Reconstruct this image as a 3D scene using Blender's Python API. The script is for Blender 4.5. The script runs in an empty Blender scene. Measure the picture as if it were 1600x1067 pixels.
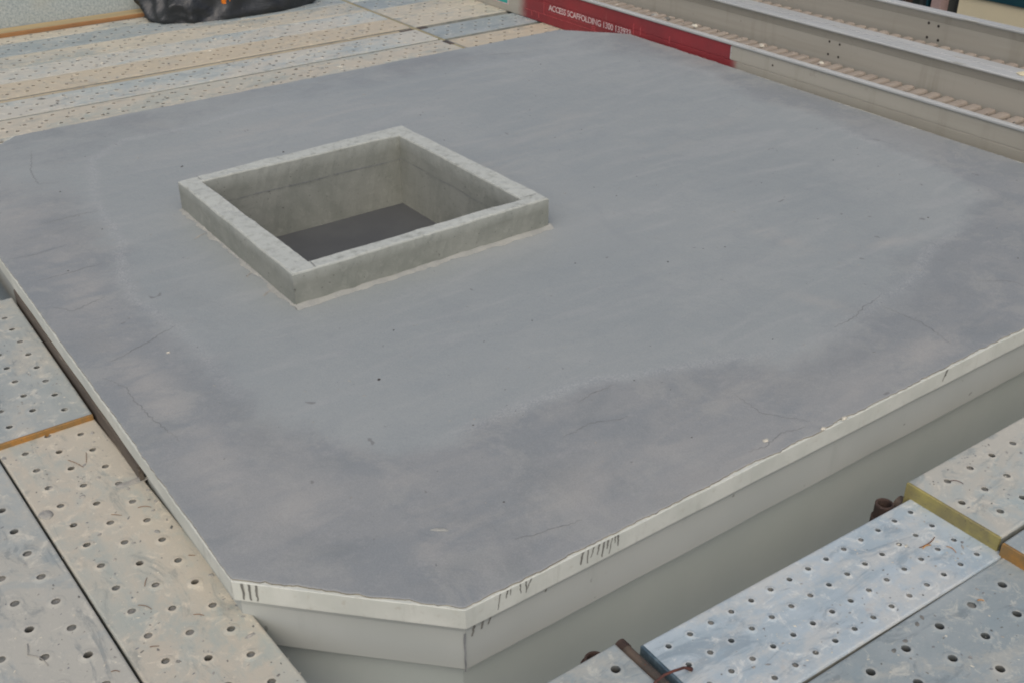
import bpy, math, random
import numpy as np
from mathutils import Vector, Matrix, noise as mnoise

# ---------------------------------------------------------------- camera, light
S = 0.78                       # survey units -> metres
scene = bpy.context.scene
cam_d = bpy.data.cameras.new("camera")
cam = bpy.data.objects.new("camera", cam_d)
scene.collection.objects.link(cam)
cam.location = (-0.59051*S, -1.55966*S, 1.76297*S)
cam.rotation_euler = (1.04553, 0.003424, -0.622129)
cam_d.sensor_width = 36.0
cam_d.lens = 36*1.71448*1000/1600
cam_d.clip_start = 0.05
cam_d.clip_end = 400
scene.camera = cam
scene.cycles.filter_width = 2.0

SUN_EL, SUN_AZ = 52, 232        # direction the light comes from (degrees, azimuth from +X)
world = bpy.data.worlds.new("World")
scene.world = world
world.use_nodes = True
wn = world.node_tree
bg = wn.nodes["Background"]
sky = wn.nodes.new("ShaderNodeTexSky")
sky.sky_type = 'NISHITA'
sky.sun_disc = False
sky.sun_elevation = math.radians(SUN_EL)
sky.sun_rotation = math.radians(90-SUN_AZ)
sky.air_density = 0.7
sky.dust_density = 4.0
sky.ozone_density = 0.6
wn.links.new(sky.outputs[0], bg.inputs[0])
bg.inputs[1].default_value = 0.118
sun_d = bpy.data.lights.new("sun", 'SUN')
sun_d.energy = 1.0
sun_d.angle = math.radians(75)
sun_d.color = (1.0, 0.97, 0.91)
sun = bpy.data.objects.new("sun", sun_d)
scene.collection.objects.link(sun)
a, e = math.radians(SUN_AZ), math.radians(SUN_EL)
sun.rotation_euler = Vector((math.cos(a)*math.cos(e), math.sin(a)*math.cos(e), math.sin(e))).to_track_quat('Z', 'Y').to_euler()
sun.location = (-3, -3, 6)
vs = scene.view_settings
vs.view_transform = 'Standard'
vs.look = 'None'
vs.gamma = 1
vs.use_curve_mapping = False
vs.exposure = 0.20

rnd = random.Random(7)
rng = np.random.default_rng(5)

# ---------------------------------------------------------------- materials
def srgb(r, g, b):
    f = lambda c: (c/255/12.92) if c/255 <= 0.04045 else ((c/255+0.055)/1.055)**2.4
    return (f(r), f(g), f(b), 1)

class NT:
    def __init__(s, name):
        s.m = bpy.data.materials.new(name)
        s.m.use_nodes = True
        s.t = s.m.node_tree
        s.b = s.t.nodes["Principled BSDF"]
    def n(s, typ, **kw):
        nd = s.t.nodes.new(typ)
        for k, v in kw.items():
            setattr(nd, k, v)
        return nd
    def l(s, a, b):
        s.t.links.new(a, b)
    def coords(s, rand=True, scale=(1, 1, 1)):
        tc = s.n("ShaderNodeTexCoord")
        mp = s.n("ShaderNodeMapping")
        s.l(tc.outputs["Object"], mp.inputs[0])
        mp.inputs["Scale"].default_value = scale
        if rand:
            oi = s.n("ShaderNodeObjectInfo")
            mu = s.n("ShaderNodeMath", operation='MULTIPLY')
            s.l(oi.outputs["Random"], mu.inputs[0])
            mu.inputs[1].default_value = 37
            s.l(mu.outputs[0], mp.inputs["Location"])
        return mp.outputs[0]
    def noise(s, vec, scale, detail=6, rough=0.6, dist=0):
        nd = s.n("ShaderNodeTexNoise")
        s.l(vec, nd.inputs["Vector"])
        nd.inputs["Scale"].default_value = scale
        nd.inputs["Detail"].default_value = detail
        nd.inputs["Roughness"].default_value = rough
        nd.inputs["Distortion"].default_value = dist
        return nd.outputs["Fac"]
    def ramp(s, x, lo, hi, a=0.0, b=1.0):
        nd = s.n("ShaderNodeMapRange", interpolation_type='SMOOTHSTEP')
        s.l(x, nd.inputs[0])
        nd.inputs[1].default_value = lo
        nd.inputs[2].default_value = hi
        nd.inputs[3].default_value = a
        nd.inputs[4].default_value = b
        return nd.outputs[0]
    def mix(s, f, a, b):
        nd = s.n("ShaderNodeMix", data_type='RGBA')
        if isinstance(f, (int, float)): nd.inputs[0].default_value = f
        else: s.l(f, nd.inputs[0])
        for i, c in ((6, a), (7, b)):
            if isinstance(c, tuple): nd.inputs[i].default_value = c
            else: s.l(c, nd.inputs[i])
        return nd.outputs[2]
    def math(s, op, a, b=0.0, clamp=False):
        nd = s.n("ShaderNodeMath", operation=op, use_clamp=clamp)
        for i, c in ((0, a), (1, b)):
            if isinstance(c, (int, float)): nd.inputs[i].default_value = c
            else: s.l(c, nd.inputs[i])
        return nd.outputs[0]
    def attr(s, name):
        nd = s.n("ShaderNodeAttribute")
        nd.attribute_name = name
        return nd.outputs["Fac"]
    def done(s, col, rough=0.8, bump=None, strength=0.3, dist=0.003, metallic=0.0, spec=0.5):
        if isinstance(col, tuple): s.b.inputs["Base Color"].default_value = col
        else: s.l(col, s.b.inputs["Base Color"])
        if isinstance(rough, (int, float)): s.b.inputs["Roughness"].default_value = rough
        else: s.l(rough, s.b.inputs["Roughness"])
        s.b.inputs["Metallic"].default_value = metallic
        s.b.inputs["Specular IOR Level"].default_value = spec
        if bump is not None:
            bp = s.n("ShaderNodeBump")
            bp.inputs["Strength"].default_value = strength
            bp.inputs["Distance"].default_value = dist
            s.l(bump, bp.inputs["Height"])
            s.l(bp.outputs[0], s.b.inputs["Normal"])
        return s.m

def simple(name, c1, c2, scale=12, rough=0.8, bump=0.2, c3=None, metallic=0.0, stretch=(1, 1, 1), spec=0.4):
    t = NT(name)
    v = t.coords(scale=stretch)
    n1 = t.noise(v, scale, 7, 0.65)
    n2 = t.noise(v, scale*9, 4, 0.7)
    col = t.mix(t.ramp(n1, 0.35, 0.65), c1, c2)
    if c3: col = t.mix(t.ramp(n2, 0.58, 0.72), col, c3)
    return t.done(col, rough, n2, bump, 0.002, metallic, spec)

def plank_material(name, zinc, zinc2, dust, amount, spot=0.5):
    t = NT(name)
    v = t.coords()
    vs_ = t.coords(scale=(0.35, 1.0, 1.0))
    n1 = t.noise(vs_, 9, 9, 0.68, 0.6)
    n2 = t.noise(v, 26, 8, 0.75, 0.3)
    n3 = t.noise(v, 170, 3, 0.7)
    n4 = t.noise(vs_, 4.2, 8, 0.66, 0.9)
    zc = t.mix(t.ramp(n1, 0.40, 0.60), zinc, zinc2)
    m = t.math('ADD', t.math('MULTIPLY', n4, 0.65), t.math('MULTIPLY', n2, 0.35))
    c0 = 0.62-amount*0.18
    df = t.ramp(m, c0-.05, c0+.05)
    col = t.mix(t.math('MULTIPLY', df, 0.8), zc, dust)
    # pale cement splashes, grey wear patches, bluish bare zinc
    pale = (min(.8, dust[0]*1.28), min(.8, dust[1]*1.28), min(.8, dust[2]*1.27), 1)
    col = t.mix(t.math('MULTIPLY', t.ramp(t.noise(v, 20, 8, 0.78, 0.8), 0.54, 0.64), 0.75), col, pale)
    col = t.mix(t.math('MULTIPLY', t.ramp(t.noise(vs_, 15, 8, 0.75, 1.2), 0.53, 0.65), 0.60), col, (zinc[0]*.60, zinc[1]*.63, zinc[2]*.66, 1))
    col = t.mix(t.math('MULTIPLY', t.ramp(t.noise(v, 6, 6, 0.6, 1.0), 0.56, 0.66), 0.35), col, (zinc[0]*.92, zinc[1]*1.0, zinc[2]*1.06, 1))
    col = t.mix(t.math('MULTIPLY', t.ramp(n3, 0.62, 0.72), 0.35), col, (0.19, 0.19, 0.175, 1))
    col = t.mix(t.math('MULTIPLY', t.ramp(t.noise(v, 62, 5, 0.8, .5), 0.60, 0.68), 0.55), col, pale)
    rs = t.math('MULTIPLY', t.ramp(t.noise(v, 12, 6, 0.7), 0.64, 0.72), spot)
    col = t.mix(rs, col, (0.46, 0.34, 0.25, 1))
    rim = t.attr("rim")
    hm = t.math('MULTIPLY', t.ramp(t.math('MULTIPLY', rim, t.ramp(n2, 0.3, 0.7, 0.25, 1.0)), 0.10, 0.9), 0.36)
    col = t.mix(hm, col, pale)
    col = t.mix(t.attr("bore"), col, (0.018, 0.016, 0.015, 1))  # hole walls coloured near-black, painting in the shade inside the holes
    h = t.math('ADD', t.math('MULTIPLY', n2, 0.7), t.math('MULTIPLY', n3, 0.3))
    h = t.math('ADD', h, t.math('MULTIPLY', n4, 1.5))
    return t.done(col, t.ramp(n1, 0.3, 0.7, 0.5, 0.75), h, 0.35, 0.003, 0.0, 0.4)

ZB, ZB2 = srgb(158, 172, 180), srgb(186, 196, 200)
M = {}
M['blue_zinc'] = plank_material("galvanised_pale_blue", srgb(158, 172, 177), srgb(172, 184, 188), srgb(186, 188, 182), 0.7, 0.25)
M['grey_zinc'] = plank_material("galvanised_grey", srgb(140, 150, 150), srgb(152, 160, 159), srgb(168, 168, 158), 0.35, 0.2)
M['zinc_dusty'] = plank_material("galvanised_worn", srgb(150, 156, 152), srgb(162, 166, 160), srgb(176, 173, 160), 0.75, 0.2)
M['dusty'] = plank_material("galvanised_cement_dust", srgb(164, 168, 158), srgb(176, 174, 160), srgb(184, 176, 158), 0.8, 0.3)
M['mixed'] = plank_material("galvanised_mixed", srgb(156, 166, 162), srgb(168, 174, 168), srgb(180, 176, 162), 0.7, 0.2)
M['beige'] = plank_material("galvanised_beige_dust", srgb(172, 168, 154), srgb(180, 173, 154), srgb(184, 173, 150), 1.0, 0.35)
M['far_blue'] = plank_material("galvanised_far_blue", srgb(156, 165, 163), srgb(172, 178, 172), srgb(186, 182, 168), 0.8, 0.3)
M['far_mixed'] = plank_material("galvanised_far_mixed", srgb(150, 156, 150), srgb(172, 172, 162), srgb(188, 180, 160), 0.9, 0.5)
M['cap_yellow'] = simple("yellow_painted_end", srgb(158, 148, 88), srgb(128, 120, 84), 12, 0.7, 0.2, srgb(104, 96, 78))
M['cap_orange'] = simple("orange_painted_end", srgb(172, 122, 56), srgb(134, 108, 68), 18, 0.6, 0.2, srgb(110, 100, 80))
M['cap_grey'] = simple("zinc_end", srgb(120, 126, 126), srgb(150, 152, 146), 18, 0.6, 0.2)
M['cap_blue'] = simple("blue_worn_end", srgb(66, 84, 94), srgb(110, 128, 134), 18, 0.5, 0.2, srgb(60, 60, 58))
M['rail'] = simple("zinc_rail", srgb(120, 124, 118), srgb(150, 150, 140), 14, 0.6, 0.2)
M['plug'] = simple("set_grout", srgb(96, 99, 95), srgb(128, 126, 120), 40, 0.95, 0.4)
M['rust'] = simple("rusty_steel", srgb(56, 45, 40), srgb(78, 62, 54), 30, 0.85, 0.5, srgb(44, 38, 36))
M['dark_steel'] = simple("dark_steel_tube", srgb(66, 62, 56), srgb(94, 82, 70), 22, 0.55, 0.3, srgb(110, 70, 50))
M['rust_wire'] = simple("rust_wire", srgb(98, 60, 50), srgb(78, 50, 44), 30, 0.8, 0.2)
M['needle'] = simple("dry_needle", srgb(130, 92, 58), srgb(104, 76, 56), 30, 0.9, 0.2)
M['needle_orange'] = simple("dry_orange_needle", srgb(196, 146, 84), srgb(178, 130, 84), 30, 0.9, 0.2)
M['mortar'] = simple("mortar_crumb", srgb(140, 140, 134), srgb(164, 160, 150), 40, 0.95, 0.5)
M['mortar_pale'] = simple("pale_mortar_crumb", srgb(206, 202, 184), srgb(186, 180, 164), 40, 0.95, 0.5)
M['lower'] = simple("lower_wall_paint", srgb(173, 181, 175), srgb(178, 185, 179), 3, 0.85, 0.05)
M['strip_board'] = simple("dusty_filler", srgb(178, 166, 140), srgb(160, 150, 128), 14, 0.9, 0.3, srgb(130, 124, 108), stretch=(.3, 1, 1))
M['strip_steel'] = simple("grey_filler", srgb(132, 140, 138), srgb(148, 152, 146), 14, 0.7, 0.2, stretch=(.3, 1, 1))
M['khaki'] = simple("khaki_steel", srgb(138, 134, 106), srgb(154, 146, 118), 10, 0.8, 0.3, srgb(172, 124, 84))
M['wood'] = simple("weathered_timber", srgb(158, 116, 74), srgb(136, 100, 66), 6, 0.8, 0.3, srgb(100, 74, 54), stretch=(.2, 3, 3))
M['timber_top'] = simple("weathered_timber_top", srgb(172, 152, 112), srgb(150, 138, 108), 6, 0.85, 0.3, stretch=(.2, 3, 3))
M['gap_shade'] = simple('gap_shade_strip', srgb(74, 66, 58), srgb(96, 88, 78), 10, .85, .4, srgb(130, 122, 108), stretch=(1, .2, 1))  # dark brown that paints in the shade of the slab's left gap
M['ground'] = simple("asphalt", srgb(60, 60, 60), srgb(52, 52, 54), 0.5, 0.95, 0.2)
M['cream'] = simple("cream_wall", srgb(214, 202, 168), srgb(206, 196, 164), 1.5, 0.8, 0.05)
M['pink_post'] = simple("pinkish_post", srgb(176, 150, 144), srgb(160, 138, 132), 4, 0.8, 0.1)
M['green_frame'] = simple("dark_green_frame", srgb(22, 56, 66), srgb(28, 66, 72), 4, 0.4, 0.05)
M['screed_crack'] = simple("crack_grey", srgb(112, 115, 115), srgb(132, 134, 133), 50, 0.95, 0.2)  # plain grey for cracks, board joints and part of the grit
M['edge_dark'] = simple("screed_crumb_edge", srgb(112, 108, 96), srgb(140, 134, 116), 50, 0.95, 0.3)
M['drip'] = simple("cement_drip", srgb(104, 104, 98), srgb(122, 121, 114), 30, 0.9, 0.1)
M['teal'] = simple("teal_sticker", srgb(40, 152, 142), srgb(46, 158, 148), 6, 0.5, 0.05)
M['white_print'] = simple("worn_white_print", srgb(214, 196, 192), srgb(188, 150, 150), 60, 0.7, 0.05)
M['faint_print'] = simple("faint_print", srgb(178, 90, 88), srgb(168, 62, 70), 60, 0.7, 0.05)
M['hole_dark'] = simple("bolt_hole_dark", srgb(50, 46, 42), srgb(60, 54, 50), 30, 0.9, 0.1)
t = NT("dark_glass"); M['glass'] = t.done(t.mix(t.ramp(t.noise(t.coords(scale=(1, 6, .4)), 2, 3), .4, .6), (0.022, 0.03, 0.03, 1), (0.05, 0.06, 0.055, 1)), 0.35)

# roof screed (attributes: inner 0..1 = trowelled centre, seam, scuff)
t = NT("roof_screed")
v = t.coords(rand=False)
big = t.noise(v, 1.3, 5, 0.55, 0.6)
mid = t.noise(v, 5.0, 7, 0.62, 0.8)
fine = t.noise(v, 55, 5, 0.7)
grit = t.noise(v, 260, 3, 0.7)
streak = t.noise(t.coords(rand=False, scale=(1.0, 5.0, 1)), 2.2, 7, 0.6, 1.4)
inn = t.attr("inner")
swirl = t.noise(t.coords(rand=False, scale=(1.3, 1.0, 1)), 3.0, 9, 0.72, 1.6)
patch = t.noise(v, 2.2, 10, 0.70, 0.4)
grain = t.noise(v, 480, 2, 0.6)
ctr = t.mix(t.ramp(big, .34, .66), srgb(145, 151, 149), srgb(151, 156, 153))
ctr = t.mix(t.math('MULTIPLY', t.ramp(streak, .50, .68), .34), ctr, srgb(161, 163, 161))
ctr = t.mix(t.math('MULTIPLY', t.ramp(swirl, .52, .66), .26), ctr, srgb(137, 142, 143))
ctr = t.mix(t.math('MULTIPLY', t.ramp(t.noise(v, 11, 8, .72), .56, .70), .20), ctr, srgb(157, 160, 155))
rimc = t.mix(t.ramp(patch, .45, .55), srgb(130, 134, 134), srgb(139, 141, 139))
rimc = t.mix(t.math('MULTIPLY', t.ramp(t.noise(v, 5.5, 11, .78, .4), .50, .59), .60), rimc, srgb(150, 151, 146))
rimc = t.mix(t.math('MULTIPLY', t.ramp(swirl, .53, .66), .42), rimc, srgb(122, 127, 126))
rimc = t.mix(t.math('MULTIPLY', t.ramp(t.noise(v, 17, 8, .75, .3), .56, .66), .35), rimc, srgb(158, 157, 154))
e_in = t.math('ADD', inn, t.math('MULTIPLY', t.math('SUBTRACT', fine, .5), .4))
e_in = t.math('ADD', e_in, t.math('MULTIPLY', t.math('SUBTRACT', patch, .5), 1.8))
edge = t.ramp(e_in, .18, .78)
col = t.mix(t.math('ADD', t.math('MULTIPLY', edge, .72), .14), rimc, ctr)
scf = t.math('MULTIPLY', t.attr("scuff"), t.ramp(t.math('ADD', t.math('MULTIPLY', mid, .5), t.math('MULTIPLY', streak, .5)), .38, .58))
col = t.mix(t.math('MULTIPLY', scf, .62), col, srgb(168, 165, 157))
dk = t.math('MULTIPLY', t.attr("dark"), t.ramp(t.math('ADD', t.math('MULTIPLY', mid, .6), t.math('MULTIPLY', fine, .4)), .40, .60))
col = t.mix(t.math('MULTIPLY', dk, .32), col, srgb(116, 120, 118))
sp = t.math('MULTIPLY', t.attr("seam"), t.ramp(grit, .50, .60))
col = t.mix(t.math('MULTIPLY', sp, .6), col, srgb(182, 182, 180))
sp2 = t.math('MULTIPLY', t.attr("seam"), t.ramp(t.noise(v, 70, 4, .7, 1.0), .60, .68))
col = t.mix(t.math('MULTIPLY', sp2, .45), col, srgb(112, 112, 112))
col = t.mix(t.math('MULTIPLY', t.ramp(grit, .60, .74), .28), col, srgb(112, 115, 114))
col = t.mix(t.math('MULTIPLY', t.ramp(grain, .50, .68), .22), col, srgb(168, 170, 166))
col = t.mix(t.math('MULTIPLY', t.ramp(grain, .50, .32), .22), col, srgb(112, 115, 115))
pits = t.ramp(t.noise(v, 22, 3, .5, .5), .735, .76)
col = t.mix(t.math('MULTIPLY', pits, .5), col, srgb(95, 92, 90))
h = t.math('ADD', t.math('MULTIPLY', mid, 1.0), t.math('MULTIPLY', fine, .18))
h = t.math('ADD', h, t.math('MULTIPLY', grit, .03))
M['screed'] = t.done(col, t.ramp(streak, .3, .7, .5, .72), h, .55, .004, 0, .5)

t = NT("cream_edge_paint")
v = t.coords(rand=False)
n1 = t.noise(v, 9, 6, .6)
c = t.mix(t.ramp(n1, .35, .65), srgb(186, 189, 179), srgb(198, 200, 190))
c = t.mix(t.math('MULTIPLY', t.ramp(t.noise(v, 45, 5, .7), .56, .70), .5), c, srgb(168, 165, 150))
c = t.mix(t.math('MULTIPLY', t.ramp(t.noise(t.coords(rand=False, scale=(1, 1, .15)), 26, 6, .7), .56, .72), .35), c, srgb(150, 150, 140))
M['edge_paint'] = t.done(c, .7, t.noise(v, 60, 4), .2, .002)

t = NT("fascia_paint")
v = t.coords(rand=False)
vz = t.coords(rand=False, scale=(1, 1, .25))
c = t.mix(t.ramp(t.noise(v, 2.2, 5, .55), .35, .65), srgb(164, 168, 161), srgb(171, 174, 167))
c = t.mix(t.math('MULTIPLY', t.ramp(t.noise(vz, 14, 6, .65), .60, .76), .25), c, srgb(138, 141, 134))
c = t.mix(t.math('MULTIPLY', t.ramp(t.noise(v, 30, 2, .5), .74, .77), .6), c, srgb(110, 110, 104))
M['fascia'] = t.done(c, .8, t.noise(v, 40, 6), .12, .002)

t = NT("kerb_concrete")
v = t.coords(rand=False)
vz = t.coords(rand=False, scale=(1, 1, 4))
n1 = t.noise(v, 5, 8, .65, .5)
n2 = t.noise(v, 38, 6, .75)
c = t.mix(t.ramp(n1, .36, .64), srgb(126, 129, 120), srgb(139, 141, 132))
c = t.mix(t.math('MULTIPLY', t.ramp(t.noise(vz, 12, 8, .75), .50, .72), .35), c, srgb(110, 113, 105))
c = t.mix(t.math('MULTIPLY', t.ramp(n2, .52, .70), .40), c, srgb(156, 157, 147))
c = t.mix(t.math('MULTIPLY', t.ramp(n2, .36, .28), .5), c, srgb(104, 102, 95))
pin = t.ramp(t.noise(v, 120, 2, .5), .70, .73)
c = t.mix(t.math('MULTIPLY', pin, .7), c, srgb(70, 68, 64))
la = t.attr("laitance")
c = t.mix(t.math('MULTIPLY', t.math('MULTIPLY', la, t.ramp(t.noise(v, 34, 8, .78, .2), .22, .55)), .7), c, srgb(194, 198, 190))
M['kerb'] = t.done(c, .9, t.math('ADD', n2, t.math('MULTIPLY', pin, -1.0)), .5, .003)
M['fillet'] = simple("mortar_fillet", srgb(158, 158, 150), srgb(148, 149, 143), 20, .95, .5, srgb(174, 173, 165))
M['curb_floor'] = simple("hatch_floor_membrane", srgb(84, 86, 86), srgb(78, 80, 81), 5, .6, .1)

t = NT("speckled_wall")
v = t.coords(rand=False)
c = t.mix(t.ramp(t.noise(v, 85, 6, .8), .36, .64), srgb(136, 148, 148), srgb(184, 190, 184))
c = t.mix(t.math('MULTIPLY', t.ramp(t.noise(v, 4, 5, .6), .5, .7), .3), c, srgb(180, 178, 160))
M['speckle'] = t.done(c, .8, t.noise(v, 34, 5, .75), .4, .004)

def alu_material(name, red=False):
    t = NT(name)
    v = t.coords(rand=not red)
    vz = t.coords(rand=not red, scale=(1, 1.0, .12))
    vy = t.coords(rand=not red, scale=(1, .05, 1.0))
    c = t.mix(t.ramp(t.noise(vy, 9, 6, .6), .35, .65), srgb(155, 151, 138), srgb(168, 164, 151))
    c = t.mix(t.math('MULTIPLY', t.ramp(t.noise(vz, 9, 6, .65), .52, .72), .45), c, srgb(138, 133, 117))
    c = t.mix(t.math('MULTIPLY', t.ramp(t.noise(v, 7, 7, .7), .62, .74), .4), c, srgb(112, 108, 96))
    c = t.mix(t.math('MULTIPLY', t.ramp(t.noise(v, 60, 4, .7), .66, .74), .4), c, srgb(110, 100, 90))
    if red:
        tc = t.n("ShaderNodeTexCoord")
        sep = t.n("ShaderNodeSeparateXYZ")
        t.l(tc.outputs["Object"], sep.inputs[0])
        y, z = sep.outputs[1], sep.outputs[2]
        yy = t.math('ADD', y, t.math('MULTIPLY', t.math('SUBTRACT', t.noise(v, 30, 5, .7), .5), .06))
        # near end: crisp above the groove, soft overspray below it
        near_top = t.ramp(y, 2.735*S-.002, 2.735*S+.002)
        near_bot = t.ramp(yy, 2.655*S, 2.745*S)
        up = t.ramp(z, .024*S-.001, .024*S+.001)
        near = t.math('ADD', t.math('MULTIPLY', near_top, up), t.math('MULTIPLY', near_bot, t.math('SUBTRACT', 1.0, up)))
        far = t.ramp(yy, 4.80*S, 4.66*S)
        mk = t.math('MULTIPLY', near, far)
        redc = t.mix(t.ramp(t.noise(v, 6, 6, .6), .35, .65), srgb(140, 40, 46), srgb(126, 38, 44))
        redc = t.mix(t.math('MULTIPLY', t.ramp(t.noise(vz, 40, 5, .7), .64, .72), .5), redc, srgb(188, 110, 106))
        redc = t.mix(t.math('MULTIPLY', t.ramp(t.noise(v, 90, 4, .7), .68, .74), .6), redc, srgb(200, 150, 140))
        c = t.mix(t.math('MULTIPLY', mk, .97), c, redc)
    return t.done(c, .55, t.noise(v, 50, 4), .12, .002, 0.0, .5)
M['alu'] = alu_material("weathered_aluminium")
M['alu_red'] = alu_material("aluminium_with_red_paint", True)
M['alu_lip'] = simple("bright_aluminium_lip", srgb(168, 170, 166), srgb(184, 186, 182), 10, .45, .1, srgb(146, 144, 132), stretch=(1, .06, 1))
M['rung'] = simple("dusty_rung", srgb(146, 136, 124), srgb(156, 146, 133), 14, .75, .2, srgb(126, 116, 104))
M['tray'] = simple("dark_tray", srgb(50, 44, 36), srgb(66, 58, 46), 10, .85, .2)
t = NT("black_plastic")
v = t.coords(rand=False)
M['bag'] = t.done(t.mix(t.ramp(t.noise(v, 5, 5, .6), .35, .65), (0.010, 0.012, 0.013, 1), (0.020, 0.023, 0.025, 1)), .46,
                  t.noise(v, 7, 5, .55, 2.0), .35, .02, 0, .6)
M['orange'] = simple("orange_cloth", srgb(210, 120, 30), srgb(186, 84, 24), 12, .85, .6, srgb(150, 60, 24))

# ---------------------------------------------------------------- mesh helpers
COL = scene.collection
def link(name, me, parent=None, loc=(0, 0, 0)):
    o = bpy.data.objects.new(name, me)
    COL.objects.link(o)
    if parent is not None: o.parent = parent
    o.location = loc
    return o

class MB:
    """collects verts (survey units) and faces; build() links ONE mesh object"""
    def __init__(s): s.v, s.f, s.m = [], [], []
    def quad(s, a, b, c, d, m=0):
        i = len(s.v); s.v += [a, b, c, d]; s.f.append((i, i+1, i+2, i+3)); s.m.append(m)
    def box(s, x0, x1, y0, y1, z0, z1, m=0, bev=0.0):
        i = len(s.v)
        if bev <= 0:
            s.v += [(x0, y0, z0), (x1, y0, z0), (x1, y1, z0), (x0, y1, z0), (x0, y0, z1), (x1, y0, z1), (x1, y1, z1), (x0, y1, z1)]
            fs = [(0, 3, 2, 1), (4, 5, 6, 7), (0, 1, 5, 4), (1, 2, 6, 5), (2, 3, 7, 6), (3, 0, 4, 7)]
        else:
            b = bev
            s.v += [(x0, y0, z0), (x1, y0, z0), (x1, y1, z0), (x0, y1, z0), (x0, y0, z1-b), (x1, y0, z1-b), (x1, y1, z1-b), (x0, y1, z1-b),
                    (x0+b, y0+b, z1), (x1-b, y0+b, z1), (x1-b, y1-b, z1), (x0+b, y1-b, z1)]
            fs = [(0, 3, 2, 1), (8, 9, 10, 11), (0, 1, 5, 4), (1, 2, 6, 5), (2, 3, 7, 6), (3, 0, 4, 7), (4, 5, 9, 8), (5, 6, 10, 9), (6, 7, 11, 10), (7, 4, 8, 11)]
        for f in fs: s.f.append(tuple(i+k for k in f)); s.m.append(m)
    def tube(s, pts, r, n=10, m=0, cap=True, radii=None):
        base = len(s.v); P = [Vector(p) for p in pts]
        for k, p in enumerate(P):
            d = (P[min(k+1, len(P)-1)]-P[max(k-1, 0)]).normalized()
            up = Vector((0, 0, 1)) if abs(d.z) < .9 else Vector((1, 0, 0))
            u = d.cross(up).normalized(); w = u.cross(d)
            rr = radii[k] if radii else r
            for j in range(n):
                t_ = 2*math.pi*j/n
                s.v.append(tuple(p+u*math.cos(t_)*rr+w*math.sin(t_)*rr))
        for k in range(len(P)-1):
            for j in range(n):
                s.f.append((base+k*n+j, base+k*n+(j+1) % n, base+(k+1)*n+(j+1) % n, base+(k+1)*n+j)); s.m.append(m)
        if cap:
            s.f.append(tuple(base+j for j in range(n))[::-1]); s.m.append(m)
            s.f.append(tuple(base+(len(P)-1)*n+j for j in range(n))); s.m.append(m)
    def build(s, name, mats, parent=None, origin=None, smooth=False, attrs=None):
        """origin in survey units; verts are given in the frame of the parent (or world)"""
        if origin is None: origin = (0, 0, 0)
        me = bpy.data.meshes.new(name)
        V = (np.array(s.v, dtype=float)-np.array(origin))*S
        me.from_pydata(V.tolist(), [], s.f)
        if not isinstance(mats, (list, tuple)): mats = [mats]
        for m_ in mats: me.materials.append(m_)
        if len(mats) > 1: me.polygons.foreach_set("material_index", s.m)
        if attrs:
            for k, a_ in attrs.items():
                at = me.attributes.new(k, 'FLOAT', 'POINT'); at.data.foreach_set("value", np.array(a_, dtype=np.float32))
        if smooth: me.polygons.foreach_set("use_smooth", [True]*len(me.polygons))
        me.update()
        return link(name, me, parent, tuple(c*S for c in origin))

def empty(name, loc, rz=0.0):
    o = bpy.data.objects.new(name, None); COL.objects.link(o)
    o.empty_display_size = 0.1
    o.location = tuple(c*S for c in loc); o.rotation_euler = (0, 0, rz)
    return o
def tag(o, label=None, cat=None, group=None, kind=None):
    if label: o['label'] = label
    if cat: o['category'] = cat
    if group: o['group'] = group
    if kind: o['kind'] = kind
    return o
def structure(o): o['kind'] = 'structure'; return o

# ---------------------------------------------------------------- ground far below
g = MB(); g.quad((-300, -300, -9), (300, -300, -9), (300, 300, -9), (-300, 300, -9))
structure(g.build('ground', M['ground'], origin=(0, 0, -9)))

# ---------------------------------------------------------------- the roof slab
OCT = [(0.0, .40), (.39, 0.0), (3.54, 0.0), (3.93, .39), (3.985, 3.575), (3.69, 3.92), (.39, 3.895), (0.0, 3.50)]
def inset(poly, d):
    out = []
    n = len(poly)
    for i in range(n):
        p0, p1, p2 = (Vector(poly[(i-1) % n]), Vector(poly[i]), Vector(poly[(i+1) % n]))
        d1 = (p1-p0).normalized(); d2 = (p2-p1).normalized()
        n1 = Vector((-d1.y, d1.x)); n2 = Vector((-d2.y, d2.x))
        k = d/(1+n1.dot(n2))
        out.append(tuple(p1+(n1+n2)*k))
    return out
def resample(poly, N):
    P = np.array(poly+[poly[0]], float)
    L = np.r_[0, np.cumsum(np.linalg.norm(np.diff(P, axis=0), axis=1))]
    s_ = np.sort(np.r_[np.linspace(0, L[-1], N, endpoint=False)[len(poly):], L[:-1]])
    s_ = np.sort(s_)
    return np.stack([np.interp(s_, L, P[:, 0]), np.interp(s_, L, P[:, 1])], 1), s_
KO = [(.719, 1.531), (1.808, 1.552), (1.785, 2.615), (.717, 2.566)]      # kerb outer
KI = [(.809, 1.594), (1.718, 1.606), (1.707, 2.512), (.794, 2.507)]      # kerb inner
KM = [tuple((np.array(a_)+np.array(b_))/2) for a_, b_ in zip(KO, KI)]
KC = np.mean(np.array(KM), 0)
def ray_poly(c, d, poly):
    best = None
    for i in range(len(poly)):
        a_ = np.array(poly[i]); b_ = np.array(poly[(i+1) % len(poly)])
        e_ = b_-a_
        den = d[0]*(-e_[1])+d[1]*e_[0]
        if abs(den) < 1e-12: continue
        r_ = a_-c
        t1 = (r_[0]*(-e_[1])+r_[1]*e_[0])/den
        u1 = (d[0]*r_[1]-d[1]*r_[0])/den
        if t1 > 0 and -1e-9 <= u1 <= 1+1e-9 and (best is None or t1 < best): best = t1
    return c+d*best

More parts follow.
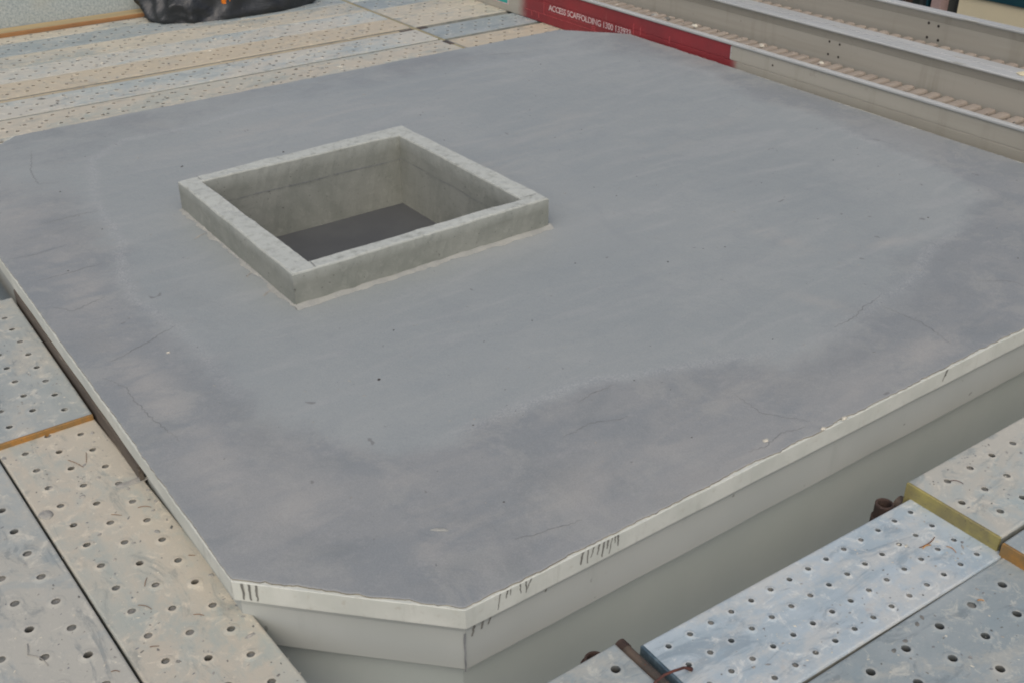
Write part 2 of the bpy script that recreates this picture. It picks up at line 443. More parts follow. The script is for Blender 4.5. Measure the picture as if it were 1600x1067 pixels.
roof = empty('concrete_roof', (0, 0, -.21))
tag(roof, "square grey concrete roof slab with clipped corners, pale painted edge and a raised hatch kerb", "roof slab")
RO = (0, 0, -.21)
def rp(mb, name, mat, **kw):
    """part of the roof: verts are world, shift into the empty's frame"""
    mb.v = [(x, y, z+.21) for x, y, z in mb.v]
    return mb.build(name, mat, kw.pop('parent', roof), **kw)

def ring_mesh(loops, closed=True):
    mb = MB(); n = len(loops[0])
    for L in loops: mb.v += [tuple(p) for p in L]
    for k in range(len(loops)-1):
        for j in range(n):
            mb.f.append((k*n+j, k*n+(j+1) % n, (k+1)*n+(j+1) % n, (k+1)*n+j)); mb.m.append(0)
    return mb
def fn(x, y=0., z=0.): return mnoise.noise(Vector((x, y, z)))

# fascia body: stepped, tapering face
out, s_out = resample(OCT, 720)
def oc(d, z, N=720): return [(p[0]+.0016*fn(p[0]*6, p[1]*6, z*9), p[1]+.0016*fn(p[0]*6, p[1]*6, 4+z*9), z+.0012*fn(p[0]*4, p[1]*4, 9)) for p in resample(inset(OCT, d), N)[0]]
hole = [ray_poly(KC, (p-KC)/np.linalg.norm(p-KC), KM) for p in out]
body = ring_mesh([[(p[0], p[1], -.0635) for p in hole], oc(.012, -.0635), oc(.013, -.066), oc(.017, -.088), oc(.0175, -.210), oc(.021, -.215), oc(.6, -.2155)][::-1])
rp(body, 'fascia', M['fascia'])
band = ring_mesh([oc(.0, -.0625)]+[oc(.0, -.004)]+[oc(.08, -.004)])
band.v = band.v
bo = ring_mesh([oc(.014, -.0628), oc(.0005, -.0625), oc(0, -.060), oc(0, -.006), oc(.0015, -.0042), oc(.09, -.004)][::-1])
bo.f = [f[::-1] for f in bo.f]
rp(bo, 'edge_band', M['edge_paint'])
body.f = [f for f in body.f]
# lower wall, set back under the fascia
lw = ring_mesh([oc(.060, -.2152), oc(.060, -8.99)][::-1])
lw.f = [f[::-1] for f in lw.f]
rp(lw, 'lower_wall', M['lower'])

# screed: jagged outline, concentric rings to the hatch
N = 1500
PO_ = np.array(OCT+[OCT[0]], float)
LO_ = np.r_[0, np.cumsum(np.linalg.norm(np.diff(PO_, axis=0), axis=1))]
s2 = np.linspace(0, LO_[-1], N, endpoint=False)
o2 = np.stack([np.interp(s2, LO_, PO_[:, 0]), np.interp(s2, LO_, PO_[:, 1])], 1)
jag = []
cen = np.array([1.97, 1.95])
nrm = []
for i in range(N):
    tpos = s2[i]
    j = .0075+.006*fn(tpos*3.1, 1.7)+.006*fn(tpos*11, 5.2)+.0045*fn(tpos*34, 9.1)+.003*fn(tpos*90, 2.2)
    j += .012*max(0, fn(tpos*7.3, 20.2)-.35)
    if o2[i][0] < .05: j = j*.45
    jag.append(max(.0012, j))
dirs = (cen-o2); dirs /= np.linalg.norm(dirs, axis=1)[:, None]
# inward normal of each sample
tan = np.roll(o2, -1, 0)-np.roll(o2, 1, 0); tan /= np.linalg.norm(tan, axis=1)[:, None]
inn_n = np.stack([-tan[:, 1], tan[:, 0]], 1)
edge_pts = o2+inn_n*np.array(jag)[:, None]
inner_pts = np.array([ray_poly(KC, (p-KC)/np.linalg.norm(p-KC), KM) for p in o2])
K = 72
rings = []
ts = np.linspace(0, 1, K)**1.15
skirt = edge_pts+inn_n*-.0006
V = [np.c_[skirt, np.full(N, -.0045)]]
for tt in ts:
    q = edge_pts*(1-tt)+inner_pts*tt
    V.append(np.c_[q, np.zeros(N)])
V = np.array(V)
V[1, :, 2] = -.0012
V[2, :, :2] = edge_pts+inn_n*.004
flat = V.reshape(-1, 3)
INNER = [(.32, 1.31), (.36, .98), (.44, .76), (.56, .60), (.72, .57), (.91, .58), (1.16, .57), (1.44, .46), (1.86, .355), (2.18, .36), (2.66, .46), (3.03, .56), (3.44, .72), (3.58, 1.1),
         (3.64, 1.4), (3.66, 2.0), (3.78, 2.69), (3.72, 3.22), (3.34, 3.48), (2.44, 3.58), (1.48, 3.56), (.80, 3.52), (.58, 3.36), (.49, 2.96), (.34, 2.32), (.28, 1.87), (.31, 1.61)]
def poly_sdf(P, poly):
    poly = np.array(poly); n = len(poly)
    d = np.full(len(P), 1e9); inside = np.zeros(len(P), bool)
    for i in range(n):
        a_, b_ = poly[i], poly[(i+1) % n]
        e_ = b_-a_; w = P-a_
        tt = np.clip((w@e_)/(e_@e_), 0, 1)
        d = np.minimum(d, np.linalg.norm(w-tt[:, None]*e_, axis=1))
        c1 = (a_[1] > P[:, 1]) != (b_[1] > P[:, 1])
        with np.errstate(divide='ignore', invalid='ignore'):
            xc = (b_[0]-a_[0])*(P[:, 1]-a_[1])/(b_[1]-a_[1])+a_[0]
        inside ^= c1 & (P[:, 0] < xc)
    return np.where(inside, d, -d)
XY = flat[:, :2]
wob = np.array([.05*fn(x*2.3, y*2.3, 3.3)+.02*fn(x*9, y*9, 1.3) for x, y in XY])
sd = poly_sdf(XY, INNER)+wob
soft = np.array([.12+.30*max(0, .5+fn(x*1.1, y*1.1, 6.1)) for x, y in XY])
a_inner = np.clip(.5+sd/soft, 0, 1)
fy = np.clip((XY[:, 1]-2.5)/.9, 0, 1)*.65
a_inner = a_inner*(1-fy)+fy*.85
seam = np.exp(-((sd-.015)/.022)**2)
seam *= np.array([max(0, min(1, .55+1.4*fn(x*1.3, y*1.3, 8.8))) for x, y in XY])
scuff = np.zeros(len(XY)); dark = np.zeros(len(XY))
def blob(arr, cx, cy, rx, ry, ang, amp):
    c, s_ = math.cos(math.radians(ang)), math.sin(math.radians(ang))
    dx, dy = XY[:, 0]-cx, XY[:, 1]-cy
    u = (dx*c+dy*s_)/rx; w = (-dx*s_+dy*c)/ry
    arr[:] = np.maximum(arr, amp*np.exp(-(u*u+w*w)))
for b_ in [(2.46, .99, .04, .12, 0, .8), (2.66, .73, .20, .035, -20, .9), (2.19, .5, .04, .12, 25, .6), (1.30, .06, .45, .06, 2, .8), (2.2, .10, .5, .07, 2, .9), (2.9, .14, .6, .08, 2, .95),
           (.50, .26, .20, .09, 20, .9), (.14, 1.25, .07, .55, 3, .9), (.17, 2.2, .09, .5, 0, .7), (.16, 3.0, .10, .5, 0, .6), (1.43, 3.28, .5, .08, 3, .5), (.95, .18, .35, .09, 5, .8),
           (.25, .55, .15, .12, -45, .75), (.12, .75, .06, .30, 3, .7), (.55, .50, .18, .05, 0, .5), (1.5, .28, .3, .06, 0, .5), (2.0, 2.2, .5, .1, 40, .35), (2.6, 2.5, .3, .1, 30, .35), (3.1, 2.0, .5, .07, 15, .3)]:
    blob(scuff, *b_)
for b_ in [(.78, .30, .28, .14, 0, .9), (.30, .95, .07, .25, 0, .9), (.10, 1.75, .05, .35, 0, .8), (.40, .12, .2, .05, -10, .8), (1.35, .33, .35, .09, 0, .7), (.30, .35, .12, .10, 0, .8),
           (.62, .07, .14, .04, 0, .9), (1.9, .22, .35, .06, 0, .8), (2.6, .28, .4, .07, 0, .7), (.30, 2.6, .1, .4, 0, .6), (3.86, 2.2, .08, 1.2, 0, .8), (2.0, 3.80, 1.6, .07, 0, .5), (.45, 1.75, .08, .4, 0, .5), (1.2, .05, .3, .03, 0, .6)]:
    blob(dark, *b_)
mb = MB(); mb.v = flat.tolist()
for k in range(K):
    r0, r1 = k*N, (k+1)*N
    for j in range(N):
        j2 = (j+1) % N
        mb.f.append((r0+j, r0+j2, r1+j2, r1+j)); mb.m.append(1 if k == 0 else 0)
rp(mb, 'roof_screed', [M['screed'], M['edge_dark']], attrs=dict(inner=a_inner, seam=seam, scuff=scuff, dark=dark))

# cracks: thin tapered slivers
def sliver(pts, w, jit=.006, seg=.02, z=.0006, seed=0):
    r_ = random.Random(seed); P = [Vector((x, y)) for x, y in pts]
    Q = [P[0]]
    for a_, b_ in zip(P[:-1], P[1:]):
        n_ = max(1, int((b_-a_).length/seg)); d = (b_-a_).normalized(); nn = Vector((-d.y, d.x))
        for k in range(1, n_+1):
            q = a_.lerp(b_, k/n_)
            if k < n_: q = q+nn*r_.uniform(-jit, jit)
            Q.append(q)
    m_ = MB(); n_ = len(Q); side = []
    for k, q in enumerate(Q):
        d = (Q[min(k+1, n_-1)]-Q[max(k-1, 0)]).normalized(); nn = Vector((-d.y, d.x))
        ww = w*(.25+.75*math.sin(math.pi*(k+.3)/(n_-.4)))*r_.uniform(.5, 1.2)/2
        side.append((q+nn*ww, q-nn*ww))
    for l, r2 in side: m_.v += [(l.x, l.y, z), (r2.x, r2.y, z)]
    for k in range(n_-1): m_.f.append((2*k, 2*k+1, 2*k+3, 2*k+2)); m_.m.append(0)
    return m_
CR = [([(.41, 3.64), (.33, 3.35), (.32, 3.19), (.40, 3.16)], .006), ([(.2, 2.75), (.37, 2.76), (.44, 2.75)], .005), ([(.06, 2.25), (.15, 2.25), (.29, 2.26)], .005),
      ([(.05, 2.02), (.10, 1.95), (.16, 1.97), (.22, 1.99)], .005), ([(.09, 1.55), (.16, 1.57), (.25, 1.61), (.34, 1.65)], .007),
      ([(.04, 1.47), (.08, 1.38), (.08, 1.27), (.09, 1.14), (.11, 1.01)], .006), ([(.98, .40), (1.09, .41), (1.16, .38), (1.20, .37)], .005),
      ([(2.33, .37), (2.34, .22), (2.30, .08)], .006), ([(1.35, .05), (1.41, .04), (1.49, .06), (1.57, .04)], .006), ([(1.53, .28), (1.52, .16), (1.60, .05)], .004),
      ([(1.13, .515), (1.20, .528), (1.28, .525)], .007), ([(2.08, .37), (2.18, .375), (2.26, .40), (2.4, .43)], .007), ([(.62, .13), (.70, .11), (.80, .09)], .006),
      
      ([(3.0, 3.7), (3.2, 3.62)], .006), ([(.24, 2.50), (.10, 2.48), (.02, 2.50)], .004), ([(2.75, .3), (2.85, .22), (2.86, .1)], .004)]
for i, (pts, w) in enumerate(CR):
    rp(sliver(pts, w*.48, jit=.0045, seg=.010, seed=i), 'crack', M['screed_crack'])

# drips of cement on the edge band and the fascia
def face_strip(a3, b3, w, wdir, seed, mat):
    r_ = random.Random(seed); A_, B_ = Vector(a3), Vector(b3); m_ = MB(); wd = Vector(wdir)
    n_ = 6
    for k in range(n_+1):
        q = A_.lerp(B_, k/n_)+wd*r_.uniform(-.0012, .0012); ww = w/2*(1.2-.5*k/n_)*r_.uniform(.75, 1.2)
        m_.v += [tuple(q-wd*ww), tuple(q+wd*ww)]
    for k in range(n_): m_.f.append((2*k, 2*k+1, 2*k+3, 2*k+2)); m_.m.append(0)
    rp(m_, 'cement_drip', mat)
for i, (x, zb) in enumerate([(.488, -.058), (.508, -.045), (.520, -.04), (.545, -.055), (.560, -.05), (.572, -.035), (.734, -.058), (.750, -.055), (.766, -.056), (.782, -.05), (.798, -.055), (.812, -.04), (.822, -.052), (.834, -.04), (.846, -.045), (2.160, -.05), (2.168, -.03)]):
    face_strip((x+rnd.uniform(-.004, .004), -.0008, -.006), (x-.004+rnd.uniform(-.006, .006), -.0008, zb*rnd.uniform(.6, 1.02)), rnd.uniform(.003, .0065), (1, 0, 0), i, M['drip'])
for i, (x, za, zb) in enumerate([(.424, -.070, -.112), (.449, -.068, -.104), (.470, -.068, -.100), (.637, -.068, -.09)]):
    face_strip((x, .0125, za), (x-.006, .0158, zb), .006, (1, 0, 0), 40+i, M['drip'])
cd = Vector((1, -1.02, 0)).normalized()
for i, (x, y) in enumerate([(.018, .381), (.030, .369), (.042, .357)]):
    face_strip((x-.0008, y-.0008, -.006), (x-.0008, y-.0008, -.055), .0055, tuple(cd), 60+i, M['drip'])
pi_ = inset(OCT, .0165)[1]
pj = inset(OCT, .0160)[1]
face_strip((pj[0]-.0005, pj[1]-.0015, -.090), (pj[0]-.0005, pj[1]-.0015, -.213), .0045, (.92, -.38, 0), 77, M['screed_crack'])

# the hatch kerb
H = .124
kerb_empty = None
def kerb_mesh():
    NS = 44
    def loop(poly, z, dz=0.0, dn=0.0, seed=0, shrink=0.0):
        L = []
        p_ = inset(poly, shrink) if shrink else poly
        for i in range(4):
            a_ = np.array(p_[i]); b_ = np.array(p_[(i+1) % 4])
            d = (b_-a_)/np.linalg.norm(b_-a_); nn = np.array([-d[1], d[0]])
            for k in range(NS):
                tt = k/NS
                q = a_+(b_-a_)*tt
                fade = min(1, 6*min(tt, 1-tt)+.25)
                q = q+nn*dn*fade*(fn(q[0]*9+seed, q[1]*9)+.6*fn(q[0]*40+seed, q[1]*40))
                L.append((q[0], q[1], z+dz*(fn(q[0]*5, q[1]*5, seed)+.5*fn(q[0]*22, q[1]*22, seed))))
        return L
    W_ = .0025
    loops = [loop(KO, -.02), loop(KO, .03, dn=W_, seed=1), loop(KO, .08, dn=W_, seed=2), loop(KO, H-.006, .003, W_, 3), loop(KO, H, .004, W_, 3, .005),
             loop(KM, H+.0005, .004, 0, 3), loop(KI, H, .004, W_, 5, -.004), loop(KI, H-.006, .003, W_, 5), loop(KI, .06, dn=W_, seed=6), loop(KI, .0, dn=W_, seed=7),
             loop(KI, -.012, dn=W_, seed=7), loop(KI, -.10, dn=W_, seed=8), loop(KI, -.215, dn=W_, seed=9)]
    m_ = ring_mesh(loops)
    la = []
    for k, L in enumerate(loops):
        la += [1.0 if 4 <= k <= 6 else (.5 if k in (3, 7) else 0.0)]*len(L)
    return m_, la
km, la = kerb_mesh()
kerb = rp(km, 'hatch_kerb', M['kerb'], attrs=dict(laitance=la))
# board line on the inner faces and joints at the corners
fl = MB(); fl.v = [(x, y, -.2) for x, y in inset(KI, -.02)]; fl.f = [(0, 1, 2, 3)]; fl.m = [0]
rp(fl, 'hatch_floor', M['curb_floor'], parent=kerb)
def kerb_line(p, q, z0, z1, w, nx, ny, seed):
    r_ = random.Random(seed); m_ = MB(); n_ = 40
    for k in range(n_+1):
        tt = k/n_; x = p[0]+(q[0]-p[0])*tt+nx*.0035; y = p[1]+(q[1]-p[1])*tt+ny*.0035; z = z0+(z1-z0)*tt+.004*fn(x*7, y*7, seed)
        ww = w*r_.uniform(.2, 1)/2
        m_.v += [(x, y, z-ww), (x, y, z+ww)]
    for k in range(n_): m_.f.append((2*k, 2*k+1, 2*k+3, 2*k+2)); m_.m.append(0)
    rp(m_, 'board_joint', M['screed_crack'], parent=kerb)
kerb_line(KI[3], KI[2], .018, .012, .004, 0, -1, 3)
kerb_line(KI[2], KI[1], .020, .016, .003, -1, 0, 4)
# joints across the top where the kerb walls meet
def top_line(a_, b_, w, seed):
    m_ = sliver([a_, b_], w, .0015, .01, H+.0045, seed); rp(m_, 'corner_joint', M['drip'], parent=kerb)
top_line((KI[0][0], KI[0][1]), (KO[0][0]+.085, KO[0][1]), .003, 5)
top_line((KI[3][0], KI[3][1]), (KI[3][0], KO[3][1]-.004), .003, 6)
top_line((KI[1][0], KI[1][1]), (KO[1][0]-.005, KI[1][1]), .003, 7)
# mortar fillet round the base
def fillet(a_, b_, nx, ny, base, amp, seed, hz):
    m_ = MB(); n_ = 110
    for k in range(n_+1):
        tt = k/n_; x = a_[0]+(b_[0]-a_[0])*tt; y = a_[1]+(b_[1]-a_[1])*tt
        w = base+amp*(.5+fn(tt*14, seed)+.7*fn(tt*40, seed+3)); w = max(.004, w)
        hh = hz*(1+.6*fn(tt*20, seed+9))
        m_.v += [(x-nx*.004, y-ny*.004, hh), (x+nx*w*.35, y+ny*w*.35, hh*.55+.001), (x+nx*w, y+ny*w, .0004)]
    for k in range(n_):
        for c in (0, 1): m_.f.append((3*k+c, 3*k+c+1, 3*k+c+4, 3*k+c+3)); m_.m.append(0)
    rp(m_, 'mortar_fillet', M['fillet'], parent=kerb, smooth=True)
fillet((KO[0][0]-.006, KO[0][1]), (KO[1][0]+.012, KO[1][1]), 0, -1, .014, .012, 2.5, .010)
fillet((KO[3][0], KO[3][1]), (KO[0][0], KO[0][1]-.012), -1, 0, .006, .014, 7.7, .006)
fillet((KO[1][0], KO[1][1]-.012), (KO[2][0], KO[2][1]), 1, 0, .010, .012, 11.7, .008)
fillet((KO[2][0], KO[2][1]), (KO[3][0], KO[3][1]), 0, 1, .008, .010, 15.1, .006)
# smears of mortar trailing from the left foot of the kerb
for i, (y, L_) in enumerate([(2.29, .07), (1.87, .04), (1.70, .055)]):
    m_ = sliver([(KO[3][0]-.004, y), (KO[3][0]-L_*.6, y-.012), (KO[3][0]-L_, y-.030)], .010, .002, .012, .0007, 90+i)
    rp(m_, 'mortar_smear', M['mortar'], parent=kerb)

# ---------------------------------------------------------------- perforated scaffold planks
W = .288; HW = W/2; TH = .080
def plank_rows(kind):
    if kind == 'staggered': return [(-.081, 0.0), (0.0, .5), (.081, 0.0)]
    if kind == 'four': return [(-.1035, 0.0), (-.0345, 0.0), (.0345, 0.0), (.1035, 0.0)]
def deck_mesh(L, kind, pitch, u0, r, nseg=12, plug=0.5, seed=0, lod=1):
    r_ = random.Random(seed)
    v, f, rim, bore, mi = [], [], [], [], []
    pv, pf = [], []
    rows = plank_rows(kind)
    vs_ = [q for q, _ in rows]
    bounds = [-HW+.006]+[(a_+b_)/2 for a_, b_ in zip(vs_[:-1], vs_[1:])]+[HW-.006]
    def quad(a_, b_, c_, d_, rm=(0, 0, 0, 0), br=(0, 0, 0, 0)):
        i = len(v); v.extend([a_, b_, c_, d_]); rim.extend(rm); bore.extend(br); f.append((i, i+1, i+2, i+3))
    for (cv, ph), b0, b1 in zip(rows, bounds[:-1], bounds[1:]):
        first = u0+ph*pitch
        while first-pitch > r*2.2: first -= pitch
        cs = []
        c = first
        while c < L-r*2.4: cs.append(c); c += pitch
        half = pitch/2
        start = cs[0]-half
        if start > 0: quad((0, b0, 0), (start, b0, 0), (start, b1, 0), (0, b1, 0))
        end = cs[-1]+half
        if end < L: quad((end, b0, 0), (L, b0, 0), (L, b1, 0), (end, b1, 0))
        for cu in cs:
            ua, ub = max(0, cu-half), min(L, cu+half)
            cvj = cv
            corners = [(ub, b1), (ua, b1), (ua, b0), (ub, b0)]
            ring = []
            ro, rmid = r*2.3, r*1.45
            dl = r_.uniform(.0010, .0026)
            seg = nseg
            # rect points at the same angles, corners snapped
            angs = [2*math.pi*(k+.5)/seg for k in range(seg)]
            ca = [math.atan2(c_[1]-cvj, c_[0]-cu) % (2*math.pi) for c_ in corners]
            pts = []
            for a_ in angs:
                dx, dy = math.cos(a_), math.sin(a_)
                tx = ((ub-cu) if dx > 0 else (ua-cu))/dx if abs(dx) > 1e-9 else 1e9
                ty = ((b1-cvj) if dy > 0 else (b0-cvj))/dy if abs(dy) > 1e-9 else 1e9
                tt = min(tx, ty); pts.append([cu+dx*tt, cvj+dy*tt])
            for c_, a_ in zip(corners, ca):
                k = min(range(seg), key=lambda q: abs((angs[q]-a_+math.pi) % (2*math.pi)-math.pi)); pts[k] = list(c_)
            base = len(v)
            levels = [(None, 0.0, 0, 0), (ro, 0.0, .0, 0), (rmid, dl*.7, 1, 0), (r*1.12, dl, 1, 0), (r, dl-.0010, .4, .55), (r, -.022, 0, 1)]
            for rad, z, rm, br in levels:
                for k, a_ in enumerate(angs):
                    if rad is None: v.append((pts[k][0], pts[k][1], 0))
                    else: v.append((cu+math.cos(a_)*rad, cvj+math.sin(a_)*rad, z))
                    rim.append(rm); bore.append(br)
            for lv in range(len(levels)-1):
                for k in range(seg):
                    k2 = (k+1) % seg
                    f.append((base+lv*seg+k, base+lv*seg+k2, base+(lv+1)*seg+k2, base+(lv+1)*seg+k))
            if r_.random() < plug:
                i = len(pv); zp = -.0022-r_.random()*.0035
                for a_ in angs[::2]: pv.append((cu+math.cos(a_)*r*1.02, cvj+math.sin(a_)*r*1.02, zp))
                pf.append(tuple(range(i, i+len(angs[::2]))))
    # rolled long edges
    for sgn in (-1, 1):
        y0, y1, y2 = sgn*(HW-.006), sgn*(HW-.002), sgn*HW
        n_ = max(2, int(L/.1))
        for k in range(n_):
            ua, ub = L*k/n_, L*(k+1)/n_
            A_ = [(ua, y0, 0), (ub, y0, 0), (ub, y1, -.0015), (ua, y1, -.0015)]
            B_ = [(ua, y1, -.0015), (ub, y1, -.0015), (ub, y2, -.006), (ua, y2, -.006)]
            if sgn > 0: quad(*A_); quad(*B_)
            else: quad(*A_[::-1]); quad(*B_[::-1])
    return v, f, rim, bore, pv, pf
def make_plank(label, x, y, z, deg, L, kind, pitch, u0, r, mat, cap, cap2=None, plug=.5, seed=0, group=None, nseg=12):
    root = empty('scaffold_plank', (x, y, z), math.radians(deg))
    tag(root, label, 'scaffold plank', group)
    r *= .88
    v, f, rim, bore, pv, pf = deck_mesh(L, kind, pitch, u0, r, nseg, plug, seed)
    m_ = MB(); m_.v = v; m_.f = f; m_.m = [0]*len(f)
    m_.build('deck', mat, root, attrs=dict(rim=rim, bore=bore))
    if pf:
        m_ = MB(); m_.v = pv; m_.f = pf; m_.m = [0]*len(pf)
        tag(m_.build('hole_filling', M['plug'], root), kind='stuff')
    for sgn in (-1, 1):
        m_ = MB()
        a_, b_ = sgn*HW, sgn*(HW-.006)
        m_.box(.004, L-.004, min(a_, b_), max(a_, b_), -TH, -.0062)
        b2 = sgn*(HW-.035)
        m_.box(.004, L-.004, min(b_, b2), max(b_, b2), -TH, -TH+.006)
        m_.build('side_rail', M['rail'], root)
    for k, cm in ((0, cap), (1, cap2 or M['cap_grey'])):
        m_ = MB()
        if k == 0: m_.box(-.006, .0035, -HW+.001, HW-.001, -TH+.004, -.0012, bev=.0015)
        else: m_.box(L-.0035, L+.006, -HW+.001, HW-.001, -TH+.004, -.0012, bev=.0015)
        m_.build('end_cap', cm, root)
    return root

# planks left of the slab
make_plank("beige cement-dusted perforated plank running along the slab's left edge, nearest the camera", -.1535, 1.462, -.12, -87.6, 1.62, 'staggered', .102, .072, .0105, M['dusty'], M['cap_grey'], plug=.72, seed=11, nseg=20)
make_plank("grey-blue perforated plank in the bottom left corner, outside the beige one", -.4485, 1.475, -.1215, -87.6, 1.62, 'staggered', .111, .1, .0120, M['zinc_dusty'], M['cap_grey'], plug=.7, seed=12, nseg=20)
make_plank("grey perforated plank at the left frame edge with an orange painted end facing the camera", -.156, 1.455, -.101, 90, .93, 'staggered', .102, .071, .0105, M['zinc_dusty'], M['cap_orange'], plug=.35, seed=13, nseg=18)
make_plank("short visible sliver of plank at the left frame edge, beyond the orange-ended one", -.190, 2.398, -.118, 90, .93, 'staggered', .102, .09, .0105, M['dusty'], M['cap_grey'], plug=.2, seed=14)
m_ = MB(); m_.box(-.0035, .0090, 1.06, 2.38, -.155, -.0665, bev=.003)  # added strip, stands in for the shade under the slab's left overhang
tag(m_.build('gap_strip', M['gap_shade'], origin=(0, 1.06, -.155)), "dark brown weathered strip wedged between the slab's left edge and the planks", "filler strip")
# planks in front of the slab, right
make_plank("dusty grey perforated plank at right, nearest the slab, its yellow painted end raised", 1.697, -.370, -.085, -.2, 1.6, 'staggered', .102, .088, .0105, M['mixed'], M['cap_yellow'], plug=.6, seed=15, nseg=20)
make_plank("perforated plank at the right frame edge with orange painted end, outer of the raised pair", 1.690, -.668, -.090, 0, 1.6, 'staggered', .11, .09, .0115, M['grey_zinc'], M['cap_orange'], plug=.3, seed=16, nseg=18)
make_plank("pale blue perforated plank with four rows of small holes at the lower right", 1.699, -.389, -.13, 178.6, .968, 'four', .0665, .058, .0080, M['blue_zinc'], M['cap_grey'], M['cap_blue'], plug=.62, seed=17, nseg=18)
make_plank("darker grey perforated plank in the bottom right corner, outside the pale blue one", 1.697, -.677, -.1315, 179.2, .972, 'staggered', .124, .105, .0120, M['grey_zinc'], M['cap_grey'], plug=.25, seed=18, nseg=20)
make_plank("grey perforated plank at the bottom centre edge, left of the steel tube", .672, -.333, -.12, 180, .52, 'staggered', .124, .045, .0125, M['grey_zinc'], M['cap_grey'], plug=.0, seed=19, nseg=20)

# planks beyond the slab, left bay (x .15 -> 3.205)
LB_ = [(4.110, 'dusty', "pale beige perforated plank tucked against the far edge of the slab, mostly hidden by it"),
       (4.400, 'dusty', "pale perforated plank beyond the slab, between its far edge and the grey filler strip"),
       (4.715, 'far_blue', "blue-grey perforated plank between the grey and the beige filler strips"),
       (5.070, 'beige', "sandy beige perforated plank just beyond the beige filler strip"),
       (5.366, 'far_blue', "blue perforated plank directly beyond the sandy beige plank"),
       (5.662, 'far_mixed', "patchy grey perforated plank in front of the black bag"),
       (5.958, 'grey_zinc', "grey perforated plank running under the front of the black bag"),
       (6.254, 'far_mixed', "cement-splashed plank beneath the timber board and black bag")]
for i, (cy, mt, lb) in enumerate(LB_):
    make_plank(lb, .14, cy, -.12-.0007*(i % 3), rnd.uniform(-.12, .12), 3.063, 'staggered', .1095, .13+.02*rnd.uniform(-1, 1) if i != 2 else .396-.2190, .0122, M[mt], M['cap_grey'], plug=.05, seed=30+i, nseg=8)
RB_ = [(4.060, 'far_mixed', "beige plank behind the slab's clipped far corner, mostly hidden by the slab"),
       (4.362, 'beige', "beige plank with rust-edged holes beside the red painted beam and the slab"),
       (4.705, 'grey_zinc', "blue-grey plank ending at the red beam, second row out from the slab"),
       (5.070, 'far_mixed', "dusty grey plank beyond the dark gap near the teal sticker"),
       (5.366, 'far_mixed', "brownish plank under the teal sticker end of the red beam"),
       (5.662, 'grey_zinc', "grey plank at the top edge right of the cross tube"),
       (5.958, 'far_blue', "farthest plank right of the cross tube, at the top edge of the photo")]
for i, (cy, mt, lb) in enumerate(RB_):
    make_plank(lb, 3.238, cy, -.1203-.0007*(i % 3), rnd.uniform(-.15, .15), 1.5, 'staggered', .112, .07, .0122, M[mt], M['cap_grey'], plug=.05, seed=60+i, nseg=8)

m_ = MB(); m_.box(.16, 3.19, 4.868, 4.921, -.155, -.1285, bev=.004)
tag(m_.build('gap_strip', M['strip_board'], origin=(.16, 4.89, -.155)), "long beige dusty filler strip in the gap beside the sandy beige plank", "filler strip")
m_ = MB(); m_.box(.16, 3.19, 4.547, 4.569, -.158, -.134, bev=.004)
tag(m_.build('gap_strip', M['strip_steel'], origin=(.16, 4.56, -.158)), "thin grey steel filler strip in the gap nearest the slab's far edge", "filler strip")
m_ = MB(); m_.box(3.25, 4.6, 4.852, 4.922, -.165, -.140, bev=.004)
tag(m_.build('gap_strip', M['strip_steel'], origin=(3.25, 4.89, -.165)), "dark grey filler strip between two planks right of the cross bar, farther one", "filler strip")
m_ = MB(); m_.box(3.25, 4.6, 4.509, 4.558, -.165, -.140, bev=.004)
tag(m_.build('gap_strip', M['strip_steel'], origin=(3.25, 4.53, -.165)), "dark grey filler strip right of the cross bar, nearest the slab's far corner", "filler strip")
# cross tube under the far plank ends
cr = empty('scaffold_transom', (3.2215, 3.9, -.16))
tag(cr, "khaki cross bar running away between the two bays of far planks", "scaffold bar")
m_ = MB(); m_.box(-.0145, .0125, .0, 2.9, -.02, .0395, bev=.006); m_.build('bar', M['khaki'], cr)
for bx_ in [(-.035, .004, .50, .60, -.03, .043), (.02, .09, .965, 1.01, -.03, .037), (-.12, -.016, .965, 1.01, -.03, .034)]:
    m_ = MB(); m_.box(*bx_, bev=.005); m_.build('bracket', M['dark_steel'], cr)

# ---------------------------------------------------------------- scaffold tubes at the front
def hollow(m_, c, r, z0, z1, n=24, th=.006):
    b = len(m_.v)
    for rr, z in ((r, z0), (r, z1-.002), (r-.002, z1), (r-th, z1), (r-th-.001, z1-.003), (r-th, z0)):
        for k in range(n):
            a_ = 2*math.pi*k/n; m_.v.append((c[0]+math.cos(a_)*rr, c[1]+math.sin(a_)*rr, z))
    for lv in range(5):
        for k in range(n): m_.f.append((b+lv*n+k, b+lv*n+(k+1) % n, b+(lv+1)*n+(k+1) % n, b+(lv+1)*n+k)); m_.m.append(0)
st = empty('scaffold_standard', (1.632, -.2105, -8.9))
tag(st, "rusty open-topped upright scaffold tube behind the raised end of the right planks", "scaffold tube")
m_ = MB(); hollow(m_, (0, 0), .0255, 0, 8.9-.140); m_.build('tube', M['rust'], st, smooth=False)
m_ = MB(); hollow(m_, (0, 0), .030, 8.9-.24, 8.9-.185, th=.004); m_.build('collar', M['rust'], st)
m_ = MB(); m_.tube([(.080, .010, 8.9-.185), (.080, -.05, 8.9-.185)], .026, 16); m_.tube([(.03, -.01, 8.9-.2), (.12, -.02, 8.9-.2)], .016, 10); m_.build('coupler', M['dark_steel'], st, smooth=False)
st2 = empty('scaffold_standard', (.635, -.1720, -8.9))
tag(st2, "rusty upright scaffold tube just showing behind the bottom centre plank", "scaffold tube")
m_ = MB(); hollow(m_, (0, 0), .026, 0, 8.9-.158); m_.build('tube', M['rust'], st2)
